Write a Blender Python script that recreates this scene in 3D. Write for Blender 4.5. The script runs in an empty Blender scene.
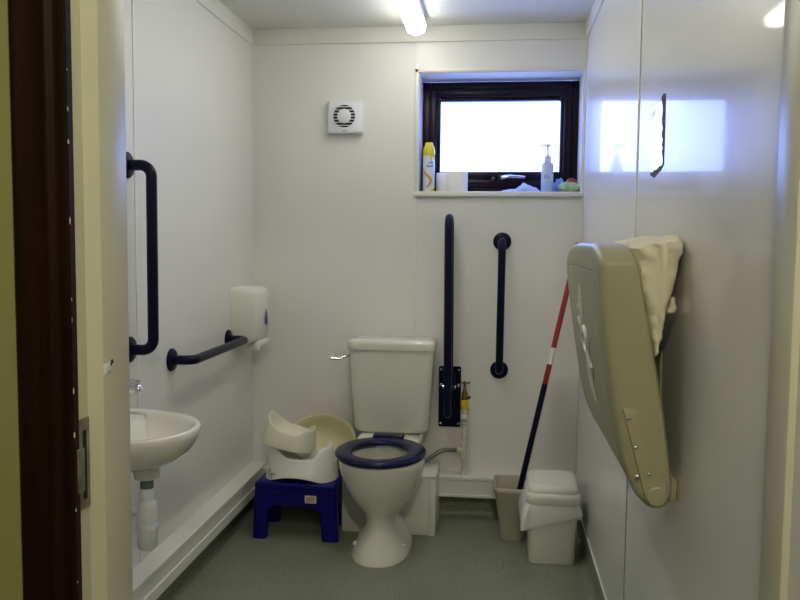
import bpy, bmesh, math, random
from mathutils import Vector, Matrix, noise
random.seed(7)
PI = math.pi
col = bpy.context.scene.collection

# ------------------------------------------------------------------ materials
def mat(name, base, rough=0.5, metal=0.0, var=0.0, vscale=8.0, bump=0.0, bscale=60.0,
        emit=None, estr=0.0, trans=0.0, ior=1.45, alpha=1.0, spec=0.5, coat=0.0, sss=0.0):
    m = bpy.data.materials.new(name); m.use_nodes = True
    nt = m.node_tree; b = nt.nodes['Principled BSDF']
    b.inputs['Base Color'].default_value = (*base, 1)
    b.inputs['Roughness'].default_value = rough
    b.inputs['Metallic'].default_value = metal
    b.inputs['IOR'].default_value = ior
    b.inputs['Transmission Weight'].default_value = trans
    b.inputs['Alpha'].default_value = alpha
    b.inputs['Specular IOR Level'].default_value = spec
    b.inputs['Coat Weight'].default_value = coat
    b.inputs['Subsurface Weight'].default_value = sss
    tc = nt.nodes.new('ShaderNodeTexCoord')
    if var:
        n = nt.nodes.new('ShaderNodeTexNoise'); n.inputs['Scale'].default_value = vscale
        n.inputs['Detail'].default_value = 4
        r = nt.nodes.new('ShaderNodeValToRGB')
        r.color_ramp.elements[0].position = .3; r.color_ramp.elements[1].position = .7
        r.color_ramp.elements[0].color = (*[c*(1-var) for c in base], 1)
        r.color_ramp.elements[1].color = (*[min(1, c*(1+var)) for c in base], 1)
        nt.links.new(tc.outputs['Object'], n.inputs['Vector'])
        nt.links.new(n.outputs['Fac'], r.inputs['Fac'])
        nt.links.new(r.outputs['Color'], b.inputs['Base Color'])
    if bump:
        n2 = nt.nodes.new('ShaderNodeTexNoise'); n2.inputs['Scale'].default_value = bscale
        n2.inputs['Detail'].default_value = 3
        bp = nt.nodes.new('ShaderNodeBump'); bp.inputs['Strength'].default_value = bump
        bp.inputs['Distance'].default_value = .002
        nt.links.new(tc.outputs['Object'], n2.inputs['Vector'])
        nt.links.new(n2.outputs['Fac'], bp.inputs['Height'])
        nt.links.new(bp.outputs['Normal'], b.inputs['Normal'])
    if emit:
        b.inputs['Emission Color'].default_value = (*emit, 1)
        b.inputs['Emission Strength'].default_value = estr
    return m

M = {}
M['laminate'] = mat('laminate_white', (.78, .77, .74), rough=.30, var=.015, vscale=2, spec=.5, coat=.38)
M['laminate'].node_tree.nodes['Principled BSDF'].inputs['Coat Roughness'].default_value = .045
M['laminate_soft'] = mat('laminate_satin', (.78, .77, .74), rough=.3, var=.015, vscale=2, spec=.45)
M['ceiling'] = mat('ceiling_paint', (.74, .74, .70), rough=.8, var=.02, vscale=3)
M['pvc'] = mat('white_pvc', (.76, .755, .70), rough=.35, var=.015)
M['porcelain'] = mat('porcelain', (.74, .73, .64), rough=.1, var=.012, vscale=3, coat=.4)
M['basin'] = mat('basin_porcelain', (.80, .79, .72), rough=.1, coat=.4, var=.01)
M['navy'] = mat('navy_plastic', (.003, .004, .024), rough=.32, var=.05, spec=.2)
M['navy_seat'] = mat('navy_seat', (.005, .008, .055), rough=.25, var=.05, spec=.35)
M['blue'] = mat('royal_blue_plastic', (.006, .003, .15), rough=.4, var=.06, spec=.25)
M['chrome'] = mat('chrome', (.75, .75, .78), rough=.12, metal=1, var=.01)
M['brass'] = mat('brass', (.20, .12, .05), rough=.4, metal=.9, var=.15, vscale=60)
M['steel'] = mat('braided_steel', (.22, .21, .18), rough=.4, metal=.9, bump=.8, bscale=400)
M['dark'] = mat('dark_gap', (.01, .01, .015), rough=.8, var=.1)
M['black'] = mat('black_plastic', (.012, .012, .014), rough=.5, var=.1)
M['cream_paint'] = mat('cream_gloss_paint', (.58, .575, .45), rough=.35, var=.05, vscale=5, bump=.25, bscale=18)
M['yellow_wall'] = mat('corridor_yellow_paint', (.26, .26, .10), rough=.7, var=.03)
M['fan_white'] = mat('fan_white', (.74, .75, .78), rough=.4, var=.01)
M['disp_white'] = mat('dispenser_white', (.78, .77, .69), rough=.3, var=.01)
M['drop_blue'] = mat('dispenser_blue', (.02, .03, .30), rough=.2, var=.02)
M['potty_white'] = mat('potty_white', (.80, .80, .74), rough=.3, var=.01, sss=.05)
M['potty_ivory'] = mat('potty_ivory', (.74, .73, .58), rough=.3, var=.01)
M['potty_cream'] = mat('potty_cream', (.72, .67, .44), rough=.4, var=.03)
M['changer'] = mat('changer_grey_plastic', (.36, .355, .225), rough=.38, var=.03, vscale=4, bump=.12, bscale=300)
M['changer_light'] = mat('changer_light_plastic', (.80, .80, .76), rough=.35, var=.02)
M['fabric'] = mat('cushion_fabric', (.74, .70, .55), rough=.85, var=.05, vscale=12, bump=.4, bscale=500)
M['bin'] = mat('bin_plastic', (.74, .73, .66), rough=.4, var=.015)
M['bucket'] = mat('bucket_plastic', (.50, .47, .38), rough=.5, var=.04)
M['red'] = mat('red_handle', (.30, .012, .015), rough=.35, var=.05)
M['white'] = mat('white_plastic', (.78, .78, .76), rough=.4, var=.01)
M['mop'] = mat('mop_cotton', (.42, .41, .38), rough=.95, var=.15, vscale=80, bump=.8, bscale=200)
M['yellow'] = mat('yellow_plastic', (.72, .62, .02), rough=.35, var=.03)
M['tape'] = mat('yellow_tape', (.70, .52, .01), rough=.5, var=.08)
M['pink'] = mat('red_cap', (.45, .03, .10), rough=.4, var=.05)
M['bluebottle'] = mat('blue_bottle', (.06, .10, .35), rough=.3, var=.1, vscale=30)
M['paper'] = mat('tissue_paper', (.85, .84, .82), rough=.95, var=.02, bump=.5, bscale=200)
M['card'] = mat('card_core', (.45, .36, .25), rough=.9, var=.05)
M['cloth'] = mat('pale_blue_cloth', (.36, .48, .80), rough=.8, var=.12, vscale=25)
M['green_pack'] = mat('green_wrapper', (.38, .55, .30), rough=.3, var=.35, vscale=28)
M['red_pack'] = mat('red_wrapper', (.35, .07, .05), rough=.35, var=.3, vscale=40)
M['trap'] = mat('trap_plastic', (.72, .74, .78), rough=.4, var=.01)
M['nut'] = mat('grey_green_nut', (.10, .14, .12), rough=.5, var=.05)
M['keep'] = mat('worn_latch_steel', (.30, .28, .22), rough=.5, metal=.8, var=.3, vscale=70)
M['screw'] = mat('screw_steel', (.7, .7, .7), rough=.25, metal=1, var=.02)
M['pipe'] = mat('painted_pipe', (.66, .63, .50), rough=.5, var=.10, vscale=45)
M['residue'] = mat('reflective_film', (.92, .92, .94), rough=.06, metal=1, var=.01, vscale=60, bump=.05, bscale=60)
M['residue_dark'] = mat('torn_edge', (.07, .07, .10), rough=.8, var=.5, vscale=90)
M['sticker'] = mat('printed_sticker', (.62, .58, .36), rough=.5, var=.4, vscale=120)
M['sealant'] = mat('white_sealant', (.80, .80, .74), rough=.5, var=.01)
M['lamp_body'] = mat('lamp_body', (.8, .8, .78), rough=.4, var=.01)
M['diffuser'] = mat('lamp_diffuser', (.9, .85, .88), rough=.4, emit=(.96, .95, .84), estr=11.8, var=.005)
M['corr_lamp'] = mat('corridor_lamp_dome', (.9, .85, .7), rough=.4, emit=(1.0, .92, .70), estr=112.0, var=.005)
M['carpet'] = mat('corridor_floor', (.10, .09, .07), rough=.9, var=.2, vscale=60)
M['water'] = mat('water', (.8, .85, .85), rough=.02, trans=1, ior=1.33, var=.001)
M['bag'] = mat('bin_liner', (.88, .88, .86), rough=.35, alpha=.82, var=.03, bump=.5, bscale=40)
M['clear'] = mat('clear_bottle', (.62, .70, .92), rough=.12, alpha=.93, var=.02)
M['gel'] = mat('blue_gel', (.40, .56, .85), rough=.15, alpha=.97, var=.02)
M['ink'] = mat('label_ink', (.12, .16, .25), rough=.6, var=.02)
M['labelblue'] = mat('label_blue', (.30, .38, .75), rough=.5, var=.05)
M['labelwhite'] = mat('label_white', (.75, .76, .85), rough=.4, var=.05)
M['labelgold'] = mat('label_gold', (.62, .42, .05), rough=.4, var=.1)

def floor_mat():
    m = bpy.data.materials.new('speckled_vinyl'); m.use_nodes = True
    nt = m.node_tree; b = nt.nodes['Principled BSDF']; L = nt.links
    tc = nt.nodes.new('ShaderNodeTexCoord')
    n = nt.nodes.new('ShaderNodeTexNoise'); n.inputs['Scale'].default_value = 150; n.inputs['Detail'].default_value = 2
    r = nt.nodes.new('ShaderNodeValToRGB')
    e = r.color_ramp.elements
    e[0].position = .36; e[0].color = (.15, .17, .115, 1)
    e[1].position = .66; e[1].color = (.32, .345, .245, 1)
    x = e.new(.5); x.color = (.235, .26, .185, 1)
    n2 = nt.nodes.new('ShaderNodeTexNoise'); n2.inputs['Scale'].default_value = 5; n2.inputs['Detail'].default_value = 5
    mx = nt.nodes.new('ShaderNodeMixRGB'); mx.blend_type = 'MULTIPLY'; mx.inputs[0].default_value = .35
    L.new(tc.outputs['Object'], n.inputs['Vector']); L.new(tc.outputs['Object'], n2.inputs['Vector'])
    L.new(n.outputs['Fac'], r.inputs['Fac']); L.new(r.outputs['Color'], mx.inputs[1]); L.new(n2.outputs['Fac'], mx.inputs[2])
    g = nt.nodes.new('ShaderNodeBrightContrast'); g.inputs[1].default_value = .03
    L.new(mx.outputs[0], g.inputs[0]); L.new(g.outputs[0], b.inputs['Base Color'])
    b.inputs['Roughness'].default_value = .42
    bp = nt.nodes.new('ShaderNodeBump'); bp.inputs['Strength'].default_value = .25; bp.inputs['Distance'].default_value = .001
    L.new(n.outputs['Fac'], bp.inputs['Height']); L.new(bp.outputs['Normal'], b.inputs['Normal'])
    return m
M['vinyl'] = floor_mat()

def wood_mat(name, c0, c1, rough=.35):
    m = bpy.data.materials.new(name); m.use_nodes = True
    nt = m.node_tree; b = nt.nodes['Principled BSDF']; L = nt.links
    tc = nt.nodes.new('ShaderNodeTexCoord'); mp = nt.nodes.new('ShaderNodeMapping')
    mp.inputs['Scale'].default_value = (90, 90, 3)
    n = nt.nodes.new('ShaderNodeTexNoise'); n.inputs['Scale'].default_value = 1; n.inputs['Detail'].default_value = 5
    r = nt.nodes.new('ShaderNodeValToRGB')
    r.color_ramp.elements[0].position = .35; r.color_ramp.elements[0].color = (*c0, 1)
    r.color_ramp.elements[1].position = .7; r.color_ramp.elements[1].color = (*c1, 1)
    L.new(tc.outputs['Object'], mp.inputs['Vector']); L.new(mp.outputs[0], n.inputs['Vector'])
    L.new(n.outputs['Fac'], r.inputs['Fac']); L.new(r.outputs['Color'], b.inputs['Base Color'])
    b.inputs['Roughness'].default_value = rough; b.inputs['Specular IOR Level'].default_value = .22
    return m
M['brown_wood'] = wood_mat('dark_stained_wood', (.007, .0015, .001), (.020, .004, .002), .5)
M['win_wood'] = wood_mat('dark_window_wood', (.008, .003, .009), (.016, .007, .014), .3)

def glass_mat():
    m = bpy.data.materials.new('window_glass'); m.use_nodes = True
    nt = m.node_tree; nt.nodes.clear()
    o = nt.nodes.new('ShaderNodeOutputMaterial'); mx = nt.nodes.new('ShaderNodeMixShader')
    t = nt.nodes.new('ShaderNodeBsdfTransparent'); g = nt.nodes.new('ShaderNodeBsdfGlossy')
    g.inputs['Roughness'].default_value = .05; mx.inputs[0].default_value = .06
    nt.links.new(t.outputs[0], mx.inputs[1]); nt.links.new(g.outputs[0], mx.inputs[2])
    nt.links.new(mx.outputs[0], o.inputs[0])
    return m
M['glass'] = glass_mat()

# ------------------------------------------------------------------ object helpers
ORG = {}
def root_org(o):
    while o.parent: o = o.parent
    return ORG.get(o.name, Vector((0, 0, 0)))
def thing(name, label, cat, loc=(0, 0, 0), group=None):
    o = bpy.data.objects.new(name, None); col.objects.link(o); o.location = loc
    o.empty_display_size = .05
    ORG[o.name] = Vector(loc)
    o['label'] = label; o['category'] = cat
    if group: o['group'] = group
    return o
def obj(name, bm, m, parent=None, smooth=True, label=None, org=None, angle=40, weld=False):
    me = bpy.data.meshes.new(name)
    if weld: bmesh.ops.remove_doubles(bm, verts=bm.verts, dist=1e-6)
    bmesh.ops.recalc_face_normals(bm, faces=bm.faces)
    if parent: o0 = root_org(parent)
    else: o0 = Vector(org) if org else Vector((0, 0, 0))
    bmesh.ops.translate(bm, verts=bm.verts, vec=-o0)
    if smooth:
        for f in bm.faces: f.smooth = True
        for e in bm.edges:
            if len(e.link_faces) == 2 and e.calc_face_angle(0) > math.radians(angle): e.smooth = False
    bm.to_mesh(me); bm.free()
    o = bpy.data.objects.new(name, me); col.objects.link(o)
    for x in (m if isinstance(m, list) else [m]): me.materials.append(x)
    if parent: o.parent = parent
    else:
        o.location = o0; ORG[o.name] = o0
    if label: o['label'] = label
    return o
def tag(o, label, cat, group=None):
    o['label'] = label; o['category'] = cat
    if group: o['group'] = group
    return o
def struct(name, bm, m, parent=None, smooth=True):
    o = obj(name, bm, m, parent, smooth)
    if not parent: o['kind'] = 'structure'
    return o
def box(bm, lo, hi, bev=0.0, seg=2):
    t = bmesh.new()
    bmesh.ops.create_cube(t, size=1)
    lo = Vector(lo); hi = Vector(hi)
    for v in t.verts:
        v.co = Vector(((lo.x if v.co.x < 0 else hi.x), (lo.y if v.co.y < 0 else hi.y), (lo.z if v.co.z < 0 else hi.z)))
    if bev: bmesh.ops.bevel(t, geom=t.edges[:], offset=bev, segments=seg, profile=.5, affect='EDGES', clamp_overlap=True)
    merge(bm, t); return bm
def merge(bm, t, mtx=None, mi=0):
    if mtx is not None: bmesh.ops.transform(t, matrix=mtx, verts=t.verts)
    vs = {}
    for v in t.verts: vs[v] = bm.verts.new(v.co)
    for f in t.faces:
        try:
            nf = bm.faces.new([vs[v] for v in f.verts]); nf.material_index = mi or f.material_index
        except ValueError: pass
    t.free()
def B(lo, hi, bev=0.0, seg=2): return box(bmesh.new(), lo, hi, bev, seg)
def loft(bm, rings, cap0=True, cap1=True, closed=True):
    R = [[bm.verts.new(p) for p in r] for r in rings]
    n = len(R[0])
    for a, b in zip(R, R[1:]):
        for i in range(n if closed else n-1):
            j = (i+1) % n
            try: bm.faces.new((a[i], a[j], b[j], b[i]))
            except ValueError: pass
    if cap0: bm.faces.new(R[0][::-1])
    if cap1: bm.faces.new(R[-1])
    return bm
def lathe(bm, prof, center, axis='Z', n=32, cap0=True, cap1=True):
    c = Vector(center); rings = []
    for r, h in prof:
        ring = []
        for i in range(n):
            a = 2*PI*i/n; x, y = r*math.cos(a), r*math.sin(a)
            p = {'Z': (x, y, h), 'Y': (x, h, y), 'X': (h, x, y)}[axis]
            ring.append(c+Vector(p))
        rings.append(ring)
    return loft(bm, rings, cap0, cap1)
def round_path(pts, rad, seg=10):
    P = [Vector(p) for p in pts]; out = [P[0]]
    for i in range(1, len(P)-1):
        a, b, c = P[i-1], P[i], P[i+1]
        d1 = (a-b).normalized(); d2 = (c-b).normalized()
        ang = d1.angle(d2); t = min(rad/math.tan(ang/2), (a-b).length*.499, (c-b).length*.499)
        p1 = b+d1*t; p2 = b+d2*t
        for k in range(seg+1):
            u = k/seg
            # circular-ish arc by slerping around centre
            r = t*math.tan(ang/2)
            cen = b+(d1+d2).normalized()*(r/math.sin(ang/2))
            v1 = p1-cen; v2 = p2-cen; w = v1.angle(v2)
            v = (v1*math.sin((1-u)*w)+v2*math.sin(u*w))/math.sin(w)
            out.append(cen+v)
    out.append(P[-1]); return out
def tube(bm, pts, r, n=16, cap=True):
    P = [Vector(p) for p in pts]; rs = r if isinstance(r, (list, tuple)) else [r]*len(P)
    T = []
    for i in range(len(P)):
        a = P[max(i-1, 0)]; b = P[min(i+1, len(P)-1)]; T.append((b-a).normalized())
    up = Vector((0, 0, 1)) if abs(T[0].z) < .9 else Vector((0, 1, 0))
    N = T[0].cross(up).normalized(); rings = []
    for i, p in enumerate(P):
        if i: 
            q = T[i-1].rotation_difference(T[i]); N = q @ N
        Bn = T[i].cross(N).normalized()
        rings.append([p+(N*math.cos(2*PI*k/n)+Bn*math.sin(2*PI*k/n))*rs[i] for k in range(n)])
    return loft(bm, rings, cap, cap)
def lerp(a, b, t): return a+(b-a)*t
def interp(tab, x):
    if x <= tab[0][0]: return tab[0][1]
    for (a, va), (b, vb) in zip(tab, tab[1:]):
        if x <= b: return lerp(va, vb, (x-a)/(b-a))
    return tab[-1][1]
def rrect(w, h, r, n=6, cx=0, cy=0):
    out = []
    for (sx, sy, a0) in ((1, 1, 0), (-1, 1, 90), (-1, -1, 180), (1, -1, 270)):
        for k in range(n+1):
            a = math.radians(a0+90*k/n)
            out.append((cx+sx*(w/2-r)+r*math.cos(a), cy+sy*(h/2-r)+r*math.sin(a)))
    return out
def screw(p, r, axis, parent, m=None):
    d = {'X': Vector((1, 0, 0)), 'Y': Vector((0, 1, 0)), '-Y': Vector((0, -1, 0)), '-X': Vector((-1, 0, 0))}[axis]
    bm = bmesh.new(); ax = axis[-1]; s = -1 if axis[0] == '-' else 1
    lathe(bm, [(r, 0), (r, s*r*.35), (r*.7, s*r*.75), (r*.2, s*r*.9)], p, ax, 14)
    return obj('screw', bm, m or M['screw'], parent)

# ------------------------------------------------------------------ room
XL, XR, H = -1.116, .370, 2.19
YF = -2.479            # inner face of the door wall
YO = -2.600            # corridor face of the door wall
WX0, WX1, WZ0, WZ1 = -.355, .362, 1.465, 1.990    # window opening

struct('floor', B((XL-.1, YO, -.08), (XR+.1, .1, 0)), M['vinyl'], smooth=False)
struct('ceiling', B((XL-.1, YO, H), (XR+.1, .36, H+.08)), M['ceiling'], smooth=False)
struct('wall_left', B((XL-.1, YO, 0), (XL, .36, H)), M['laminate'], smooth=False)
struct('wall_right', B((XR, YO, 0), (XR+.1, .36, H)), M['laminate'], smooth=False)
bm = bmesh.new()
box(bm, (XL, 0, 0), (WX0, .36, H)); box(bm, (WX1, 0, 0), (XR, .36, H))
box(bm, (WX0, 0, 0), (WX1, .36, WZ0)); box(bm, (WX0, 0, WZ1), (WX1, .36, H))
struct('wall_back', bm, M['laminate_soft'], smooth=False)
DX0, DX1, DZ = -.529, .360, 2.02
bm = bmesh.new()
box(bm, (XL-.1, YO, 0), (DX0-.055, YF, H)); box(bm, (DX0-.055, YO, DZ+.03), (XR+.1, YF, H))
struct('wall_front', bm, [M['laminate_soft']], smooth=False)

# corridor outside the doorway
CX0, CX1, CY0 = -1.55, 1.25, -4.9
bm = bmesh.new(); box(bm, (CX0, YO-.004, 0), (DX0-.08, YO, 2.4)); box(bm, (XR+.02, YO-.004, 0), (CX1, YO, 2.4)); box(bm, (DX0-.08, YO-.004, DZ+.07), (XR+.02, YO, 2.4))
struct('wall_corridor', bm, M['yellow_wall'], smooth=False)
bm = bmesh.new(); box(bm, (CX0-.1, CY0-.1, 0), (CX0, YO, 2.4)); struct('wall_corridor_left', bm, M['yellow_wall'], smooth=False)
bm = bmesh.new(); box(bm, (CX1, CY0-.1, 0), (CX1+.1, YO, 2.4)); struct('wall_corridor_right', bm, M['yellow_wall'], smooth=False)
bm = bmesh.new(); box(bm, (CX0, CY0-.1, 0), (CX1, CY0, 2.4)); struct('wall_corridor_rear', bm, M['yellow_wall'], smooth=False)
struct('floor_corridor', B((CX0, CY0, -.08), (CX1, YO, 0)), M['carpet'], smooth=False)
struct('ceiling_corridor', B((CX0, CY0, 2.4), (CX1, YO, 2.48)), M['ceiling'], smooth=False)

# flat white trims under the ceiling
def strip(n, lo, hi, m='pvc', bev=.002):
    return struct('trim_%d' % n, B(lo, hi, bev), M[m])
strip(1, (XL, -.009, 2.121), (XR, 0, H))
strip(2, (XL, YF, 2.121), (XL+.009, -.009, H))
strip(3, (XR-.009, YF, 2.121), (XR, -.009, H))
# joints between the wall sheets
strip(4, (-.372, -.003, .205), (-.357, 0, 2.121), 'sealant', .001)
strip(5, (XR-.003, -1.362, .11), (XR, -1.349, 2.121), 'sealant', .001)
strip(6, (XL, -1.203, .213), (XL+.0025, -1.190, 2.121), 'sealant', .001)
strip(7, (XL, -.005, .213), (XL+.005, 0, 2.121), 'sealant', .001)
strip(8, (XR-.007, -.007, .205), (XR, 0, 2.121), 'sealant', .002)
# boxings along the walls
prof9 = [(0, .113), (.0705, .113), (.0705, .150), (.066, .152), (.066, .196), (.0705, .198), (.0705, .210), (.0675, .213), (0, .213)]
struct('trim_9', loft(bmesh.new(), [[(XL+a, y, b) for a, b in prof9] for y in (YF, 0)]), M['pvc'], smooth=False)
prof10 = [(0, .112), (.080, .112), (.080, .122), (.076, .124), (.076, .188), (.080, .190), (.080, .203), (.078, .205), (0, .205)]
for n_, xa, xb in ((10, XL+.0705, -.642), (16, -.237, XR)):
    struct('trim_%d' % n_, loft(bmesh.new(), [[(x, -a, b) for a, b in prof10] for x in (xa, xb)]), M['pvc'], smooth=False)
bm = B((-.640, -.270, 0), (-.241, 0, .250), .003)
box(bm, (-.268, -.274, 0), (-.237, -.262, .254), .002); box(bm, (-.241, -.274, .0), (-.237, 0, .254), .0015)
box(bm, (-.642, -.274, .246), (-.237, -.001, .254), .002)
struct('trim_11', bm, M['pvc'])
# coved vinyl skirting
def cove(name, path_dir, x0, x1, plane, side):
    prof = []; R = .030; Hh = .112
    for k in range(9):
        a = PI/2*k/8; prof.append((R-R*math.sin(a), R-R*math.cos(a)))
    prof = [(.034, .0)]+prof+[(0.0, Hh), (-.004, Hh), (-.004, 0)] if False else [(R, 0.0005)]+[(R-R*math.sin(PI/2*k/8)+.003, R-R*math.cos(PI/2*k/8)+.0005) for k in range(1, 9)]+[(.003, Hh), (0, Hh), (0, 0.0005)]
    rings = []
    for t in (x0, x1):
        if path_dir == 'Y': rings.append([(plane+side*a, t, b) for a, b in prof])
        else: rings.append([(t, plane+side*a, b) for a, b in prof])
    bm = bmesh.new(); loft(bm, rings); return struct(name, bm, M['vinyl'])
cove('baseboard_left', 'Y', YF, 0, XL, 1)
cove('baseboard_right', 'Y', YF, 0, XR, -1)
cove('baseboard_back', 'X', -.237, XR, 0, -1)
cove('baseboard_back_left', 'X', XL, -.64, 0, -1)
strip(12, (XR-.006, YF, .110), (XR, -.08, .116), 'sealant', .0015)

# ------------------------------------------------------------------ window
w = bpy.data.objects.new('window_1', None); col.objects.link(w); w['kind'] = 'structure'; w.location = (0, .18, 1.465); ORG['window_1'] = Vector((0, .18, 1.465))
def frame_bm(bm, x0, x1, z0, z1, t, y0, y1, bev=.003, tb=None):
    tb = tb or t
    box(bm, (x0, y0, z0), (x0+t, y1, z1), bev); box(bm, (x1-t, y0, z0), (x1, y1, z1), bev)
    box(bm, (x0+t, y0, z0), (x1-t, y1, z0+tb), bev); box(bm, (x0+t, y0, z1-t), (x1-t, y1, z1), bev)
bm = bmesh.new(); frame_bm(bm, WX0, WX1, WZ0, WZ1-.008, .040, .185, .26); obj('window_frame', bm, M['win_wood'], w)
bm = bmesh.new(); frame_bm(bm, WX0+.036, WX1-.036, WZ0+.036, WZ1-.044, .034, .170, .235, .006)
frame_bm(bm, WX0+.068, WX1-.066, WZ0+.068, WZ1-.078, .018, .185, .230, .006, .040)
sash = obj('sash', bm, M['win_wood'], w)
obj('glass_pane', B((-.275, .212, 1.565), (.284, .216, 1.900)), M['glass'], w, False)
# reveal lining, sill board and edge trims
bm = bmesh.new()
box(bm, (WX0, 0, WZ1-.004), (WX1, .20, WZ1)); box(bm, (WX0, 0, WZ0), (WX0+.003, .20, WZ1)); box(bm, (WX1-.003, 0, WZ0), (WX1, .20, WZ1))
struct('trim_13', bm, M['pvc'], smooth=False)
struct('trim_14', B((WX0-.018, -.016, WZ0-.018), (XR-.004, .185, WZ0+.004), .003), M['pvc'])
bm = B((WX0-.016, -.006, WZ0+.004), (WX0, 0, WZ1+.016), .002); box(bm, (WX0-.016, -.006, WZ1), (WX1+.007, 0, WZ1+.016), .002); box(bm, (WX1, -.006, WZ0+.004), (WX1+.007, 0, WZ1), .002)
struct('trim_15', bm, M['pvc'])
hd = obj('handle', tube(bmesh.new(), round_path([(.018, .168, 1.540), (.018, .150, 1.542), (.050, .146, 1.547), (.122, .146, 1.543)], .008, 5), [.009]*7+[.008]*6+[.006]*1, 12), M['chrome'], w, label='chrome handle')
bm = B((.000, .162, 1.522), (.036, .172, 1.556), .004); lathe(bm, [(.014, 0), (.014, -.012), (.010, -.016)], (.018, .163, 1.540), 'Y', 20)
obj('handle_rose', bm, M['black'], w)
bm = bmesh.new(); lathe(bm, [(.009, 0), (.010, -.006), (.006, -.016)], (-.022, .17, 1.537), 'Y', 16); obj('key_knob', bm, M['brass'], w, label='brass key knob')

# ------------------------------------------------------------------ door frame
d = bpy.data.objects.new('door_1', None); col.objects.link(d); d['kind'] = 'structure'; d.location = (DX0, YF, 0); ORG['door_1'] = Vector((DX0, YF, 0))
bm = B((DX0-.055, -2.555, 0), (DX0, YF+.004, DZ+.03), .003); box(bm, (DX0-.055, -2.598, 0), (-.5525, -2.550, DZ+.03), .002)
obj('frame_left', bm, M['cream_paint'], d)
bm = B((DX1, -2.555, 0), (XR+.06, YF+.004, DZ+.03), .006); box(bm, (DX1+.022, -2.598, 0), (XR+.06, -2.550, DZ+.03), .002)
obj('frame_right', bm, M['cream_paint'], d)
bm = B((DX0-.055, -2.555, DZ), (XR+.06, YF+.004, DZ+.03), .003); obj('frame_head', bm, M['cream_paint'], d)
# moulded architrave, profile (x from opening edge outward, depth towards the corridor)
prof = [(0, 0), (0, .012), (.003, .016), (.009, .016), (.012, .013), (.015, .018), (.024, .021), (.030, .019), (.034, .014), (.040, .013), (.058, .012), (.066, .015), (.074, .015), (.078, .011), (.078, 0)]
def arch(x0, sgn, name):
    bm = bmesh.new(); loft(bm, [[(x0+sgn*a, -2.600-b, z) for a, b in prof] for z in (0, DZ+.06)])
    return obj(name, bm, M['brown_wood'], d, angle=25)
arch(-.541, -1, 'architrave_left'); arch(DX1+.012+.03, 1, 'architrave_right')
bm = bmesh.new(); loft(bm, [[(x, -2.600-b, DZ+.002+a) for a, b in prof] for x in (-.619, DX1+.12)]); obj('architrave_head', bm, M['brown_wood'], d, angle=25)
# strike plate on the left frame
bm = B((-.5525, -2.597, .882), (-.5495, -2.557, 1.006), .0008)
obj('strike_plate', bm, M['keep'], d, label='worn metal strike plate')
bm = B((-.5515, -2.576, .895), (-.5488, -2.566, .990), .0008); obj('latch_slot', bm, M['dark'], d)
bm = B((-.552, -2.606, .912), (-.5385, -2.590, .972), .002); obj('strike_lip', bm, M['keep'], d)
bm = B((-.531, -2.553, 1.062), (-.5285, -2.534, 1.078), .0006); box(bm, (-.5292, -2.5495, 1.066), (-.5280, -2.5375, 1.074))
obj('hook_remnant', bm, M['sealant'], d)
bm = bmesh.new()
for (y, z, s) in ((-2.530, 1.078, .004), (-2.534, 1.075, .003), (-2.541, 1.069, .0022)):
    lathe(bm, [(s, -.001), (s*.8, .0007)], (DX0, y, z), 'X', 7)
obj('screw_hole', bm, M['dark'], d)
# chipped paint along the brown edge
bm = bmesh.new(); rnd = random.Random(3)
for k in range(16):
    z = .45+1.15*rnd.random(); h = .001+.004*rnd.random()
    ww = .0003+.0006*rnd.random()
    lathe(bm, [(ww, -h), (ww*1.3, 0), (ww*.6, h)], (-.5408, -2.6120, z), 'Z', 6)
obj('paint_chips', bm, M['cream_paint'], d)

# ------------------------------------------------------------------ ceiling lamp
t = thing('ceiling_lamp', 'long lit fluorescent batten on the ceiling running from the back wall', 'ceiling light', (-.354, -.89, H))
lw0, lw1, ly0, ly1 = -.398, -.312, -1.66, -.135
obj('housing', B((lw0, ly0, H-.032), (lw1, ly1, H-.001), .004), M['lamp_body'], t)
bm = bmesh.new(); n = 12; rings = []
for y in (ly0+.003, ly1-.003):
    rings.append([(lerp(lw0+.001, lw1-.001, k/n), y, H-.032-.040*math.sin(PI*k/n)**.28 if 0 < k < n else H-.032) for k in range(n+1)])
loft(bm, rings); obj('diffuser', bm, M['diffuser'], t, label='glowing diffuser')
for y in (ly0, ly1-.003): obj('end_cap', B((lw0, y, H-.040), (lw1, y+.003, H-.001), .001), M['lamp_body'], t)

# corridor lamp (out of frame, over the corridor)
t = thing('corridor_lamp', 'round warm dome lamp on the corridor ceiling outside the doorway', 'ceiling light', (.12, -3.75, 2.4))
bm = bmesh.new(); lathe(bm, [(.15, 0), (.15, -.02), (.14, -.025)], (.12, -3.75, 2.4), 'Z', 32); obj('base', bm, M['lamp_body'], t)
bm = bmesh.new(); lathe(bm, [(.138, -.022), (.13, -.05), (.10, -.075), (.05, -.088), (.01, -.09)], (.12, -3.75, 2.4), 'Z', 32); obj('dome', bm, M['corr_lamp'], t)

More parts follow.
